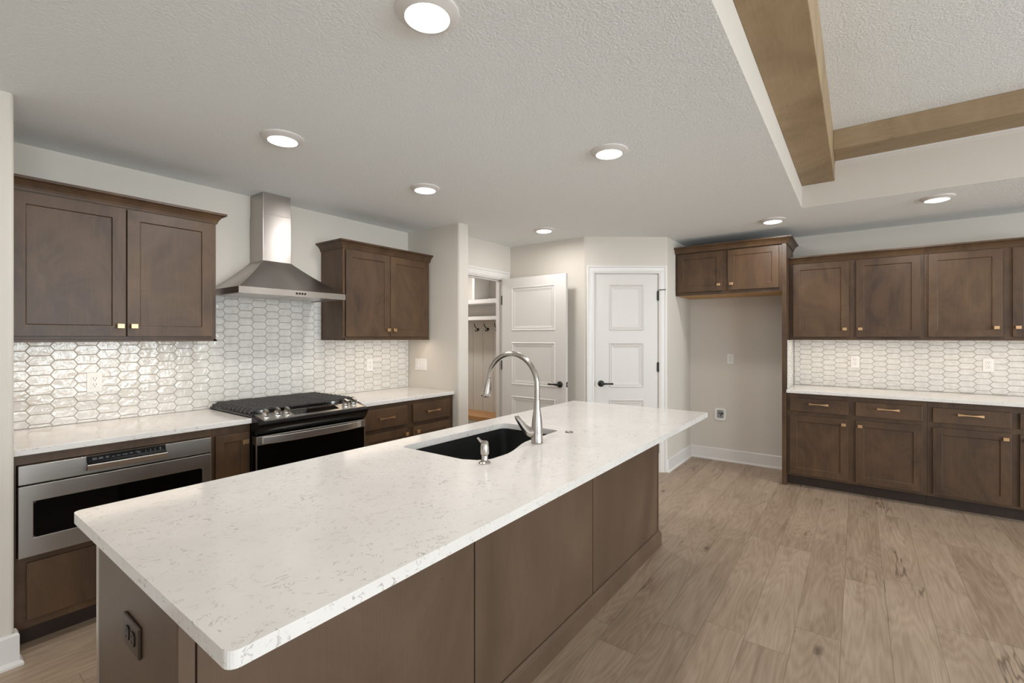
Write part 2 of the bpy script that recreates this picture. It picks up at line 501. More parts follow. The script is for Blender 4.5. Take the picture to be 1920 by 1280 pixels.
def casing(F, a0, a1, zt, d=0.0):
    """mitred door casing: opening a0..a1, head at zt; profile = (away from the opening, out from wall)"""
    bm = new(); rows = []
    for (x, z, sx, sz) in ((a0, 0, -1, 0), (a0, zt, -1, 1), (a1, zt, 1, 1), (a1, 0, 1, 0)):
        rows.append([bm.verts.new(F(x + sx * o, d + h, z + sz * o)) for o, h in CAS])
    for A, B in zip(rows, rows[1:]):
        for q in range(len(CAS)): bm.faces.new((A[q], A[(q + 1) % len(CAS)], B[(q + 1) % len(CAS)], B[q]))
    bm.faces.new(rows[0]); bm.faces.new(rows[-1])
    return bm


PSTEP = [(0.008, 0.006), (0.016, -0.008), (0.004, 0.003), (0.026, -0.006)]


def door_leaf(F, a0, a1, d0, d1, st, z0=0.012, zt=2.048):
    Zs = [z0, 0.25, 0.752, 0.876, 1.342, 1.466, 1.945, zt]
    return grid_panel(new(), [a0, a0 + st, a1 - st, a1], Zs, d0, d1, [(1, 1), (1, 3), (1, 5)], PSTEP, F)


def lever(F, a, z, d, sgn):
    bm = new()
    o = F(a, d, z); ax = (F(a, d + 1, z) - o); al = (F(a + sgn, d, z) - o)
    mt = Matrix.Translation(o) @ ax.to_track_quat('Z', 'Y').to_matrix().to_4x4()
    lathe(bm, [(0.033, 0), (0.033, 0.006), (0.028, 0.011), (0.012, 0.014), (0.011, 0.045), (0.014, 0.05), (0.010, 0.056), (0, 0.057)], mt, 20)
    p = o + ax * 0.047
    tube(bm, [p, p + al * 0.03, p + al * 0.06, p + al * 0.115], [0.011, 0.010, 0.008, 0.0095], 10)
    return bm


def hinge(F, a, z, d):
    bm = new(); o = F(a, d, z)
    lathe(bm, [(0.0, -0.053), (0.004, -0.052), (0.008, -0.048), (0.008, 0.048), (0.004, 0.052), (0, 0.053)], Matrix.Translation(o), 10)
    box(bm, a - 0.012, a + 0.012, d - 0.008, d - 0.001, z - 0.045, z + 0.045, F)
    return bm


def F_pan(a, d, z): q = P1 + u * a - nrm * d; return Vector((q.x, q.y, z))


pd = thing('door_2', 'white three-panel pantry door closed in the angled wall', None, (P1.x, P1.y, 0)); pd['kind'] = 'structure'
obj('door_leaf', door_leaf(F_pan, DA + 0.005, DB - 0.005, -0.042, -0.006, 0.148), 'doorw', pd)
obj('casing', casing(F_pan, DA, DB, 2.056), 'trim', pd)
jb = new(); box(jb, DA - 0.001, DA + 0.002, -0.119, -0.001, 0, 2.056, F_pan); box(jb, DB - 0.002, DB + 0.001, -0.119, -0.001, 0, 2.056, F_pan)
obj('jamb', jb, 'trim', pd)
obj('lever_handle', lever(F_pan, DA + 0.07, 0.918, -0.006, 1), 'black', pd, smooth=True)
for z in (1.826, 1.088, 0.25): obj('hinge', hinge(F_pan, DB - 0.003, z, 0.004), 'black', pd, smooth=True)
hs = tube(new(), [F_pan(DB - 0.003, 0.012, 1.885), F_pan(DB + 0.06, 0.05, 1.885)], 0.004, 8)
obj('hinge_stop', hs, 'black', pd)
obj('strike_plate', box(new(), DA - 0.001, DA + 0.006, -0.004, 0.001, 0.89, 0.945, F_pan), 'black', pd)

# open door to the mudroom: leaf along Y at X = 4.10, hinged on the doorway's right jamb
def F_open(a, d, z): return Vector((4.10 - d, 3.195 - a, z))     # a runs from hinge to free edge
def F_mud(a, d, z): return Vector((a, 3.217 - d, z))


od = thing('door_1', 'white three-panel door standing open against the hall wall', None, (4.12, 3.2, 0)); od['kind'] = 'structure'
obj('door_leaf', door_leaf(F_open, 0.0, 0.82, -0.036, 0.0, 0.127), 'doorw', od)
obj('casing', casing(F_mud, 3.305, 4.168, 2.055), 'trim', od)
jb = new(); box(jb, 3.30, 3.312, 3.22, 3.329, 0, 2.055); box(jb, 4.154, 4.166, 3.20, 3.329, 0, 2.055); box(jb, 3.30, 4.166, 3.22, 3.329, 2.043, 2.055)
box(jb, 3.30, 4.166, 3.27, 3.30, 2.03, 2.046); box(jb, 4.143, 4.156, 3.27, 3.30, 0, 2.04)
obj('jamb', jb, 'trim', od)
obj('lever_handle', lever(F_open, 0.82 - 0.07, 0.913, 0.0, -1), 'black', od, smooth=True)
obj('latch', box(new(), 0.819, 0.823, -0.030, -0.006, 0.888, 0.94, F_open), 'black', od)
obj('latch_bolt', box(new(), 0.822, 0.828, -0.024, -0.012, 0.905, 0.92, F_open), 'chrome', od)
for z in (1.81, 1.085, 0.25): obj('hinge', hinge(F_open, -0.008, z, -0.002), 'black', od, smooth=True)

# ------------------------------------------------------------------ tray beams
bt = thing('ceiling_beam', 'brown stained beam running lengthwise along the left edge of the ceiling tray', 'beam', (0.6, 0.25, 2.61), 'beams in the ceiling tray')
obj('beam_box', box(new(), -3.2, TX, 0.142, TY, 2.61, ZT), 'beam', bt, bevel=0.003)
bt2 = thing('ceiling_beam', 'brown stained beam running crosswise along the far edge of the ceiling tray', 'beam', (4.23, -2.4, 2.757), 'beams in the ceiling tray')
obj('beam_box', box(new(), 4.09, TX, -5.0, 0.142, 2.757, ZT), m_wood('beam_stain_cross', (134, 112, 84), (180, 156, 122), 0.6, (40, 3, 40), 1.4), bt2, bevel=0.003)

# ------------------------------------------------------------------ ceiling lights
LY = [(1.217, 2.394), (1.023, 1.10), (2.221, 2.411), (2.39, 1.109), (3.762, 2.422), (4.665, 0.602), (4.648, -0.473)]
LL = ['round lit ceiling light above the tall cabinets left of the hood', 'round lit ceiling light nearest the camera, cut by the top edge of the photo',
      'round lit ceiling light in front of the small cabinet right of the hood', 'round lit ceiling light over the far half of the island, beside the tray',
      'round lit ceiling light in front of the open white door', 'round lit ceiling light in front of the refrigerator alcove cabinet',
      'round lit ceiling light in front of the right-hand upper cabinets']
cl = thing('ceiling_light', LL[0], 'ceiling light', (LY[0][0], LY[0][1], H), 'round recessed ceiling lights')
obj('trim_ring', lathe(new(), [(0.0, 0.0), (0.101, 0.0), (0.101, -0.004), (0.096, -0.008), (0.093, -0.0085), (0.073, -0.021), (0.071, -0.021), (0.071, -0.006), (0, -0.006)], Matrix.Translation((LY[0][0], LY[0][1], H)), 48), 'trim', cl, smooth=True)
obj('lens', lathe(new(), [(0.0, -0.010), (0.071, -0.010), (0.071, -0.020), (0.055, -0.025), (0.03, -0.028), (0.0, -0.029)], Matrix.Translation((LY[0][0], LY[0][1], H)), 48), 'lens', cl, smooth=True)
for (x, y), lb in list(zip(LY, LL))[1:]: dup(cl, (x, y, H), 0, lb)
for x, y in LY: area('lamp', (x, y, H - 0.034), (0, 0, 0), 0.13, 0.13, 8.2, (1.0, 0.985, 0.965), 'DISK')
area('lamp', (3.8, 4.1, H - 0.03), (0, 0, 0), 0.2, 0.2, 16, (1.0, 0.985, 0.965), 'DISK')  # unseen fill light added to brighten the mudroom, without a fixture

# ------------------------------------------------------------------ shared hardware meshes (facing -Y at the origin)
def mesh_of(bm, mat, name, smooth=False, mats=None):
    bmesh.ops.recalc_face_normals(bm, faces=bm.faces[:])
    me = bpy.data.meshes.new(name); bm.to_mesh(me); bm.free(); me.materials.append(M[mat])
    if smooth:
        for p in me.polygons: p.use_smooth = True
        me.set_sharp_from_angle(angle=math.radians(35))
    return me


def loft(bm, secs):
    rows = [[bm.verts.new(p) for p in s] for s in secs]; n = len(secs[0])
    for A, B in zip(rows, rows[1:]):
        for k in range(n): bm.faces.new((A[k], A[(k + 1) % n], B[(k + 1) % n], B[k]))
    bm.faces.new(rows[0]); bm.faces.new(rows[-1])
    return bm


def rect(hx, hz, y): return [(-hx, y, -hz), (hx, y, -hz), (hx, y, hz), (-hx, y, hz)]


KNOB = mesh_of(loft(new(), [rect(0.008, 0.008, 0.0), rect(0.007, 0.0065, -0.010), rect(0.009, 0.008, -0.016), rect(0.0155, 0.0125, -0.020), rect(0.0165, 0.013, -0.026), rect(0.0145, 0.0115, -0.028)]), 'bronze', 'knob')
pb = new(); secs = []
for i in range(13):
    t = -1 + 2 * i / 12; hz = 0.0035 + 0.0065 * t * t; x = 0.074 * t; dy = -0.026 - 0.004 * (1 - t * t)
    secs.append([(x, dy - 0.004, -hz), (x, dy + 0.004, -hz), (x, dy + 0.004, hz), (x, dy - 0.004, hz)])
loft(pb, secs)
for sx in (-1, 1): box(pb, sx * 0.060 - 0.005, sx * 0.060 + 0.005, -0.024, 0.0, -0.006, 0.006)
PULL = mesh_of(pb, 'bronze', 'pull')

# ------------------------------------------------------------------ cabinets
def rz_of(F): return 0.0 if F in (F_range, F_isl) else -PI / 2


def add_door(t, F, a0, a1, z0, z1, d, knob=None, st=0.058):
    o = obj('door', shaker(a0, a1, z0, z1, d, F, st), 'wood', t, bevel=0.0015)
    if knob: put('knob', KNOB, o, F(knob[0], d + 0.02, knob[1]), rz_of(F))
    return o


def add_drawer(t, F, a0, a1, z0, z1, d, pull=None):
    o = obj('drawer', box(new(), a0, a1, d, d + 0.02, z0, z1, F), 'wood', t, bevel=0.003)
    if pull: put('pull', PULL, o, F(pull[0], d + 0.02, pull[1]), rz_of(F))
    return o


def upper(label, F, a0, a1, dep, z0, z1, doors, crown, group=None, rail=True, led=True, kz=1.460):
    loc = F((a0 + a1) / 2, 0.0, z0)
    t = thing('upper_cabinet', label, 'upper cabinet', loc, group)
    obj('body', box(new(), a0, a1, 0.002, dep, z0 + (0.012 if rail else 0), z1 + 0.01, F), 'wood', t, bevel=0.0015)
    if rail:
        lr = sweep(new(), [(a0, dep - 0.02)] + ([] if False else []) + [(a1, dep - 0.02)], [(-0.0, 0), (-0.0, 0.0)], 0) if False else new()
        box(lr, a0, a1, dep - 0.02, dep + 0.006, z0, z0 + 0.012, F)
        if crown[0] == 'L' or crown[0] == 'LR': box(lr, a0 - 0.005, a0 + 0.015, 0.0125, dep + 0.006, z0, z0 + 0.012, F)
        if crown[0] == 'R' or crown[0] == 'LR': box(lr, a1 - 0.015, a1 + 0.005, 0.0125, dep + 0.006, z0, z0 + 0.012, F)
        obj('light_rail', lr, 'wood', t)
    for dr in doors: add_door(t, F, dr[0], dr[1], z0 + 0.030, z1 - 0.008, dep, (dr[2], kz) if dr[2] else None)
    path = []
    if 'L' in crown[0]: path.append((a0, 0.002))
    path += [(a0 - crown[1], dep), (a1 + crown[2], dep)]
    if 'R' in crown[0]: path.append((a1, 0.002))
    # travel a-increasing along the front: right-hand side in (a, d) is -d, so reverse the path
    obj('crown_moulding', sweep(new(), path[::-1], CROWN, z1, F), 'wood', t)
    if led:
        o = obj('under_cabinet_light', box(new(), a0 + 0.06, a1 - 0.06, dep - 0.075, dep - 0.045, z0 + 0.001, z0 + 0.0118, F), 'led', t)
    return t


t = upper('tall two-door brown upper cabinet left of the range hood', F_range, 0.320, 1.235, 0.32, 1.373, 2.116,
          [(0.335, 0.779, 0.752), (0.785, 1.209, 0.812)], ('R', 0, 0), 'upper cabinets on the range wall')
t = upper('two-door brown upper cabinet right of the range hood', F_range, 2.145, 3.066, 0.315, 1.373, 2.107,
          [(2.163, 2.594, 2.566), (2.600, 3.040, 2.632)], ('L', 0, 0.011), 'upper cabinets on the range wall')
t = upper('two-door brown upper cabinet next to the refrigerator panel', F_right, -0.538, 0.4567, 0.325, 1.370, 2.112,
          [(-0.508, -0.067, -0.097), (-0.012, 0.432, 0.018)], ('', 0, 0), 'upper cabinets on the right wall', kz=1.473)
t = upper('brown upper cabinet at the right edge of the photo', F_right, 0.457, 1.45, 0.325, 1.370, 2.112,
          [(0.483, 0.925, 0.889), (0.981, 1.424, 1.008)], ('', 0, 0), 'upper cabinets on the right wall', kz=1.475)
WARM = (1.0, 0.84, 0.66)
for F, a0, a1 in ((F_range, 0.38, 1.18), (F_range, 2.2, 3.0)):
    area('led', F((a0 + a1) / 2, 0.26, 1.365), (0, 0, 0), a1 - a0, 0.02, 1.0, WARM)
area('led', F_right(-0.04, 0.26, 1.362), (0, 0, 0), 0.02, 0.86, 1.0, WARM)
area('led', F_right(0.95, 0.26, 1.362), (0, 0, 0), 0.02, 0.86, 1.0, WARM)

# over-refrigerator cabinet and its tall panel
fc = thing('upper_cabinet', 'deep two-door brown cabinet over the empty refrigerator alcove', 'upper cabinet', F_right(-1.07, 0, 1.84))
obj('body', box(new(), -1.578, -0.577, 0.002, 0.555, 1.850, 2.292, F_right), 'wood', fc, bevel=0.0015)
bp = obj('bottom_panel', box(new(), -1.576, -0.578, 0.004, 0.54, 1.841, 1.850, F_right), 'ply', fc); bp['label'] = 'natural unstained plywood underside'
for a in (-1.2, -0.78): obj('screw', lathe(new(), [(0.006, 0.0), (0.006, -0.003), (0, -0.003)], Matrix.Translation(F_right(a, 0.30, 1.842)), 10), 'orbd', bp)
obj('face_rail', box(new(), -1.578, -0.577, 0.535, 0.556, 1.839, 1.872, F_right), 'wood', fc)
add_door(fc, F_right, -1.552, -1.104, 1.873, 2.277, 0.555, (-1.138, 1.934))
add_door(fc, F_right, -1.053, -0.603, 1.873, 2.277, 0.555, (-1.018, 1.934))
obj('crown_moulding', sweep(new(), [(-1.578, 0.575), (-0.540, 0.575), (-0.540, 0.002)][::-1], CROWN, 2.288, F_right), 'wood', fc)
fp = obj('refrigerator_panel', box(new(), -0.576, -0.540, 0.002, 0.575, 0.0, 2.288, F_right), 'wood', bevel=0.0015)
tag(fp, 'tall narrow brown side panel between the refrigerator alcove and the counter', 'cabinet panel')


def base(label, F, a0, a1, dep, body_z, drawers, doors, group=None, toe=True, L=0.0, R=0.0):
    t = thing('base_cabinet', label, 'base cabinet', F((a0 + a1) / 2, 0.0, 0), group)
    obj('body', box(new(), a0, a1, 0.002, dep, 0.10, body_z, F), 'wood', t, bevel=0.0015)
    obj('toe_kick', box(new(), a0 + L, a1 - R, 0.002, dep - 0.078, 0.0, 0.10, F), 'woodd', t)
    for q in drawers: add_drawer(t, F, q[0], q[1], q[2], q[3], dep, q[4] if len(q) > 4 else None)
    for q in doors: add_door(t, F, q[0], q[1], q[2], q[3], dep, q[4] if len(q) > 4 else None, q[5] if len(q) > 5 else 0.058)
    return t


ZC = 0.875
# microwave cabinet is built round the drawer opening
mc = thing('base_cabinet', 'brown base cabinet housing the steel microwave drawer, at far left', 'base cabinet', F_range(0.71, 0, 0), 'base cabinets on the range wall')
b = new(); box(b, 0.320, 0.330, 0.002, 0.615, 0.10, ZC, F_range); box(b, 1.093, 1.103, 0.002, 0.615, 0.10, ZC, F_range)
box(b, 0.330, 1.093, 0.002, 0.615, 0.832, ZC, F_range); box(b, 0.330, 1.093, 0.002, 0.615, 0.10, 0.420, F_range); box(b, 0.330, 1.093, 0.002, 0.02, 0.42, 0.832, F_range)
obj('body', b, 'wood', mc)
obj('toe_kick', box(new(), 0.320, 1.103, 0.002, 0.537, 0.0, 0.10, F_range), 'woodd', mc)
obj('drawer', box(new(), 0.360, 1.062, 0.615, 0.632, 0.138, 0.392, F_range), 'wood', mc, bevel=0.003)
base('narrow single-door brown base cabinet left of the range', F_range, 1.104, 1.311, 0.615, ZC, [], [(1.116, 1.298, 0.13, 0.826, (1.270, 0.773), 0.045)], 'base cabinets on the range wall')
base('brown base cabinet with two drawers over two doors right of the range', F_range, 2.079, 3.077, 0.615, ZC,
     [(2.105, 2.530, 0.688, 0.842, (2.309, 0.770)), (2.592, 3.028, 0.688, 0.842, (2.802, 0.768))],
     [(2.105, 2.530, 0.13, 0.655, (2.508, 0.612)), (2.592, 3.028, 0.13, 0.655, (2.628, 0.612))], 'base cabinets on the range wall')
base('brown base cabinet against the refrigerator panel under the right-hand counter', F_right, -0.538, 0.456, 0.555, ZC,
     [(-0.513, -0.067, 0.706, 0.830, (-0.285, 0.784)), (-0.015, 0.428, 0.706, 0.830, (0.207, 0.784))],
     [(-0.513, -0.067, 0.122, 0.670, (-0.100, 0.621)), (-0.015, 0.428, 0.122, 0.670, (0.016, 0.621))], 'base cabinets on the right wall')
base('brown base cabinet under the right-hand counter at the right edge of the photo', F_right, 0.457, 1.45, 0.555, ZC,
     [(0.489, 0.932, 0.706, 0.826, (0.708, 0.784)), (0.976, 1.42, 0.706, 0.826, (1.2, 0.784))],
     [(0.489, 0.932, 0.122, 0.668, (0.900, 0.625)), (0.976, 1.42, 0.122, 0.668, (1.010, 0.625))], 'base cabinets on the right wall')

# ------------------------------------------------------------------ countertops
def counter(label, pts, group):
    b = poly_prism(new(), pts, ZC + 0.0005, 0.905)
    o = obj('countertop', b, 'quartz', bevel=0.003)
    return tag(o, label, 'countertop', group)


counter('white quartz countertop over the microwave drawer, left of the range', [(0.318, 2.95), (1.312, 2.95), (1.312, 3.588), (0.318, 3.588)], 'white quartz wall counters')
counter('white quartz countertop between the range and the stub wall', [(2.078, 2.95), (3.078, 2.95), (3.078, 3.588), (2.078, 3.588)], 'white quartz wall counters')
counter('white quartz countertop along the right wall', [(5.035, 0.538), (5.633, 0.538), (5.633, -1.47), (5.035, -1.47)], 'white quartz wall counters')

# ------------------------------------------------------------------ backsplashes: one sheet of long hexagons with grout joints
def backsplash(F, a0, a1, z0, z1, aref, zref, pitch, row, tip, d, extra=None):
    bm = new(); vd = {}
    def V(a, z):
        k = (round(a, 4), round(z, 4))
        if k not in vd: vd[k] = bm.verts.new(F(a, d, z))
        return vd[k]
    L = pitch + tip
    i0 = math.floor((a0 - aref) / pitch) - 1; i1 = math.ceil((a1 - aref) / pitch) + 1
    j0 = math.floor((z0 - zref) / row) - 2; j1 = math.ceil((z1 - zref) / row) + 2
    for i in range(i0, i1 + 1):
        x = aref + i * pitch; zo = zref + (row / 2 if i % 2 else 0)
        for j in range(j0, j1 + 1):
            zc = zo + j * row
            bm.faces.new((V(x, zc), V(x + tip, zc - row / 2), V(x + pitch, zc - row / 2), V(x + pitch + tip, zc), V(x + pitch, zc + row / 2), V(x + tip, zc + row / 2)))
    def cut(co, no):
        bmesh.ops.bisect_plane(bm, geom=bm.verts[:] + bm.edges[:] + bm.faces[:], plane_co=co, plane_no=no, clear_outer=True)
    ax = F(1, 0, 0) - F(0, 0, 0)
    cut(F(a0, d, 0), -ax); cut(F(a1, d, 0), ax); cut(Vector((0, 0, z0)), Vector((0, 0, -1))); cut(Vector((0, 0, z1)), Vector((0, 0, 1)))
    if extra:                                # above extra[2] the sheet only fills the bay between the upper cabinets
        e0, e1, ez = extra
        for co, no in ((F(e0, d, 0), ax), (F(e1, d, 0), ax), (Vector((0, 0, ez)), Vector((0, 0, 1)))):
            fs = [f for f in bm.faces if max(v.co.z for v in f.verts) > ez + 1e-5]
            if no.z: fs = [f for f in fs if not e0 < f.calc_center_median().dot(ax) < e1]
            g = set(fs) | {e for f in fs for e in f.edges} | {v for f in fs for v in f.verts}
            bmesh.ops.bisect_plane(bm, geom=list(g), plane_co=co, plane_no=no)
        bmesh.ops.delete(bm, geom=[f for f in bm.faces if f.calc_center_median().z > ez and not e0 < f.calc_center_median().dot(ax) < e1], context='FACES')
    out = F(0, 1, 0) - F(0, 0, 0)
    bmesh.ops.recalc_face_normals(bm, faces=bm.faces[:])
    if bm.faces[:][0].normal.dot(out) < 0: bmesh.ops.reverse_faces(bm, faces=bm.faces[:])
    inner = bm.faces[:]
    bmesh.ops.inset_individual(bm, faces=inner, thickness=0.0016, depth=0.0, use_even_offset=True)
    s = set(inner)
    for f in bm.faces: f.material_index = 0 if f in s else 1
    bmesh.ops.inset_individual(bm, faces=inner, thickness=0.0014, depth=0.0016, use_even_offset=True)
    return bm


def obj_keep(name, bm, mats, parent=None):
    if parent is not None: bmesh.ops.translate(bm, verts=bm.verts[:], vec=-root_of(parent).location)
    me = bpy.data.meshes.new(name); bm.to_mesh(me); bm.free()
    for m in mats: me.materials.append(M[m])
    o = bpy.data.objects.new(name, me); C.objects.link(o)
    if parent is not None: o.parent = parent
    return o


bs = thing('tile_backsplash', 'glossy white long-hexagon tile backsplash behind the range', 'backsplash', (1.7, 3.585, 0.905))
obj_keep('tile_sheet', backsplash(F_range, 0.318, 3.078, 0.9055, 1.70, 0.430, 1.2705, 0.0965, 0.0535, 0.0185, 0.008, (1.2365, 2.1435, 1.3845)), ['tile', 'grout'], bs)
bs2 = thing('tile_backsplash', 'white long-hexagon tile backsplash on the right wall', 'backsplash', (5.62, -0.5, 0.905))
obj_keep('tile_sheet', backsplash(F_right, -0.530, 1.45, 0.9055, 1.3815, -0.489, 1.246, 0.0995, 0.0515, 0.022, 0.008), ['tile', 'grout'], bs2)
F_ret = lambda a, d, z: Vector((a, 0.540 - d, z))
obj_keep('return_tiles', backsplash(F_ret, 5.075, 5.626, 0.9055, 1.369, 5.02, 1.246, 0.0995, 0.0515, 0.022, 0.006), ['tile', 'grout'], bs2)

# ------------------------------------------------------------------ range hood
hd = thing('range_hood', 'stainless steel chimney hood over the gas range', 'range hood', (1.685, 3.59, 1.68))
x0, x1, y0, y1 = 1.308, 2.066, 3.12, 3.588
cx0, cx1, cy0 = 1.580, 1.784, 3.385
zb, zl, zc = 1.680, 1.722, 1.945
b = new()
def ring(xa, xb, ya, yb, z): return [b.verts.new(p) for p in ((xa, ya, z), (xb, ya, z), (xb, yb, z), (xa, yb, z))]
rs = [ring(x0 + 0.012, x1 - 0.012, y0 + 0.012, y1, zb + 0.012), ring(x0 + 0.012, x1 - 0.012, y0 + 0.012, y1, zb), ring(x0, x1, y0, y1, zb), ring(x0, x1, y0, y1, zl)]
for s_ in (0.06, 0.2, 0.4, 0.6, 0.8, 0.93, 1.0):
    tt = s_; zz = zl + (zc - zl) * (0.80 * tt + 0.20 * tt ** 2.2); w_ = tt
    rs.append(ring(x0 + (cx0 - x0) * w_, x1 + (cx1 - x1) * w_, y0 + (cy0 - y0) * w_, y1, zz))
for A, B in zip(rs, rs[1:]):
    for q in range(4): b.faces.new((A[q], A[(q + 1) % 4], B[(q + 1) % 4], B[q]))
b.faces.new(rs[0]); b.faces.new(rs[-1])
obj('canopy', b, 'steelh', hd, smooth=True, ang=25)
b = box(new(), cx0, cx1, cy0, y1, zc - 0.002, 2.28); obj('chimney', b, 'steelh', hd, bevel=0.002)
obj('chimney_upper', box(new(), cx0 + 0.003, cx1 - 0.003, cy0 + 0.003, y1, 2.28, H - 0.002), 'steelh', hd, bevel=0.002)
for q in range(2):
    xa = x0 + 0.04 + q * 0.345
    obj('grease_filter', box(new(), xa, xa + 0.335, y0 + 0.05, y1 - 0.05, zb + 0.004, zb + 0.0118), 'steel', hd)
for q in range(4): obj('button', lathe(new(), [(0.007, 0), (0.007, 0.003), (0.006, 0.0045), (0, 0.0045)], Matrix.Translation((1.685 + 0.02 * (q - 1.5) + 0.03, y0, 1.702)) @ Matrix.Rotation(PI / 2, 4, 'X'), 12), 'orbd', hd)

# ------------------------------------------------------------------ gas range
rg = thing('gas_range', 'black and stainless slide-in gas range under the hood', 'range', (1.695, 3.25, 0))
RX0, RX1 = 1.3155, 2.0745
obj('body', box(new(), RX0, RX1, 2.955, 3.575, 0.02, 0.895), 'black', rg)
for xx in (1.36, 2.03):
    for yy in (3.02, 3.5): obj('foot', lathe(new(), [(0.018, 0), (0.018, 0.012), (0.01, 0.02)], Matrix.Translation((xx, yy, 0)), 10), 'black', rg)
obj('cooktop', box(new(), RX0 - 0.002, RX1 + 0.002, 2.975, 3.577, 0.9055, 0.922), 'gloss', rg, bevel=0.004)
# bulged front fascia, sloped steel control panel on top of it
prof = [(2.975, 0.920), (2.885, 0.893), (2.868, 0.886), (2.862, 0.872), (2.868, 0.850), (2.885, 0.825), (2.905, 0.806), (2.955, 0.804), (2.975, 0.806)]
b = new(); L_ = [b.verts.new((RX0 - 0.003, y, z)) for y, z in prof]; R_ = [b.verts.new((RX1 + 0.006, y, z)) for y, z in prof]
for q in range(len(prof)): b.faces.new((L_[q], L_[(q + 1) % len(prof)], R_[(q + 1) % len(prof)], R_[q]))
b.faces.new(L_); b.faces.new(R_)
obj('front_fascia', b, 'gloss', rg, smooth=True, ang=40)
sl = math.atan2(0.027, 0.09)
def on_slope(x, y, h=0.0): return Vector((x, y, 0.893 + (y - 2.885) * 0.3 + h))
b = new(); V4 = [on_slope(1.350, 2.879), on_slope(2.060, 2.879), on_slope(2.040, 2.975), on_slope(1.335, 2.975)]
lo = [b.verts.new(v + Vector((0, 0, -0.002))) for v in V4]; hi = [b.verts.new(v + Vector((0, 0, 0.0035))) for v in V4]
b.faces.new(lo); b.faces.new(hi)
for q in range(4): b.faces.new((lo[q], lo[(q + 1) % 4], hi[(q + 1) % 4], hi[q]))
cp = obj('control_panel', b, 'steel', rg)
def slope_box(xa, xb, ya, yb, h0, h1):
    b = new(); lo = [b.verts.new(on_slope(x, y, h0)) for x, y in ((xa, ya), (xb, ya), (xb, yb), (xa, yb))]; hi = [b.verts.new(on_slope(x, y, h1)) for x, y in ((xa, ya), (xb, ya), (xb, yb), (xa, yb))]
    b.faces.new(lo); b.faces.new(hi)
    for q in range(4): b.faces.new((lo[q], lo[(q + 1) % 4], hi[(q + 1) % 4], hi[q]))
    return b
obj('display', slope_box(1.55, 1.87, 2.900, 2.955, 0.003, 0.0045), 'glass', cp)
obj('display_border', slope_box(1.53, 1.90, 2.957, 2.966, 0.003, 0.008), 'chrome', cp)
RM = Matrix.Rotation(sl, 4, 'X')
kn = new(); lathe(kn, [(0.026, 0.0), (0.026, 0.004), (0.021, 0.007), (0.020, 0.022), (0.018, 0.025), (0, 0.025)], None, 24)
box(kn, -0.008, 0.008, -0.020, 0.020, 0.022, 0.046)
KN = mesh_of(kn, 'knobm', 'knob', True)
for xx, yy in ((1.378, 2.922), (1.452, 2.926), (1.508, 2.918), (1.937, 2.926), (2.003, 2.930)):
    o = put('knob', KN, rg, on_slope(xx, yy, 0.0035)); o.rotation_euler = (sl, 0, 0)
# burners and three cast iron grates
for xx, yy, r in ((1.44, 3.12, 0.045), (1.44, 3.42, 0.038), (1.695, 3.27, 0.05), (1.95, 3.12, 0.05), (1.95, 3.42, 0.038)):
    bb = obj('burner', lathe(new(), [(r, 0.0), (r, 0.010), (r - 0.006, 0.013), (0, 0.013)], Matrix.Translation((xx, yy, 0.922)), 24), 'knobm', rg, smooth=True)
    obj('burner_cap', lathe(new(), [(r - 0.008, 0.0), (r - 0.006, 0.006), (r - 0.012, 0.009), (0, 0.009)], Matrix.Translation((xx, yy, 0.935)), 24), 'iron', bb, smooth=True)
for q in range(3):
    xa = 1.322 + q * 0.2495; xb = xa + 0.2465
    b = new()
    z0_, z1_ = 0.938, 0.956
    box(b, xa, xa + 0.010, 2.99, 3.56, z0_ - 0.010, z1_ - 0.020); box(b, xb - 0.010, xb, 2.99, 3.56, z0_ - 0.010, z1_ - 0.020)
    for r in range(10):
        y = 2.99 + 0.056 * r
        # bars whose ends turn down like fingers
        loft(b, [[(x, y + dy, z + (0 if k_ < 2 else 0)) for k_, (dy, z) in enumerate(((0, zz - 0.014), (0.028, zz - 0.014), (0.024, zz), (0.004, zz)))] for x, zz in ((xa - (0.006 if q == 0 else 0), 0.938 if q == 0 else 0.955), (xa + 0.016, 0.956), (xb - 0.016, 0.956), (xb + (0.006 if q == 2 else 0), 0.938 if q == 2 else 0.955))])
    box(b, (xa + xb) / 2 - 0.006, (xa + xb) / 2 + 0.006, 2.99, 3.56, z0_ + 0.004, z1_ - 0.002)
    for xx in (xa, xb - 0.012):
        for yy in (2.99, 3.548): box(b, xx, xx + 0.012, yy, yy + 0.012, 0.921, z0_)
    obj('grate', b, 'iron', rg)
# door, handle
dr = obj('oven_door', box(new(), RX0 - 0.001, RX1 + 0.006, 2.902, 2.953, 0.225, 0.800), 'glass', rg, bevel=0.004)
obj('side_trim', box(new(), RX0 - 0.002, RX0 + 0.004, 2.8995, 2.908, 0.225, 0.744), 'steel', dr)
obj('side_trim', box(new(), RX1 + 0.001, RX1 + 0.007, 2.8995, 2.908, 0.225, 0.744), 'steel', dr)
obj('door_band', box(new(), RX0 - 0.002, RX1 + 0.007, 2.896, 2.953, 0.744, 0.797), 'steel', dr, bevel=0.002)
secs = []
for i in range(17):
    t_ = i / 16; x = 1.345 + (2.043 - 1.345) * t_; bow = 0.034 * (1 - (2 * t_ - 1) ** 4) + 0.006
    secs.append([(x, 2.894 - bow, 0.748), (x, 2.896, 0.748), (x, 2.896, 0.794), (x, 2.894 - bow, 0.794)])
obj('handle', loft(new(), secs), 'steel', dr, bevel=0.004)
obj('storage_drawer', box(new(), RX0 - 0.001, RX1 + 0.006, 2.905, 2.953, 0.06, 0.218), 'gloss', rg, bevel=0.004)

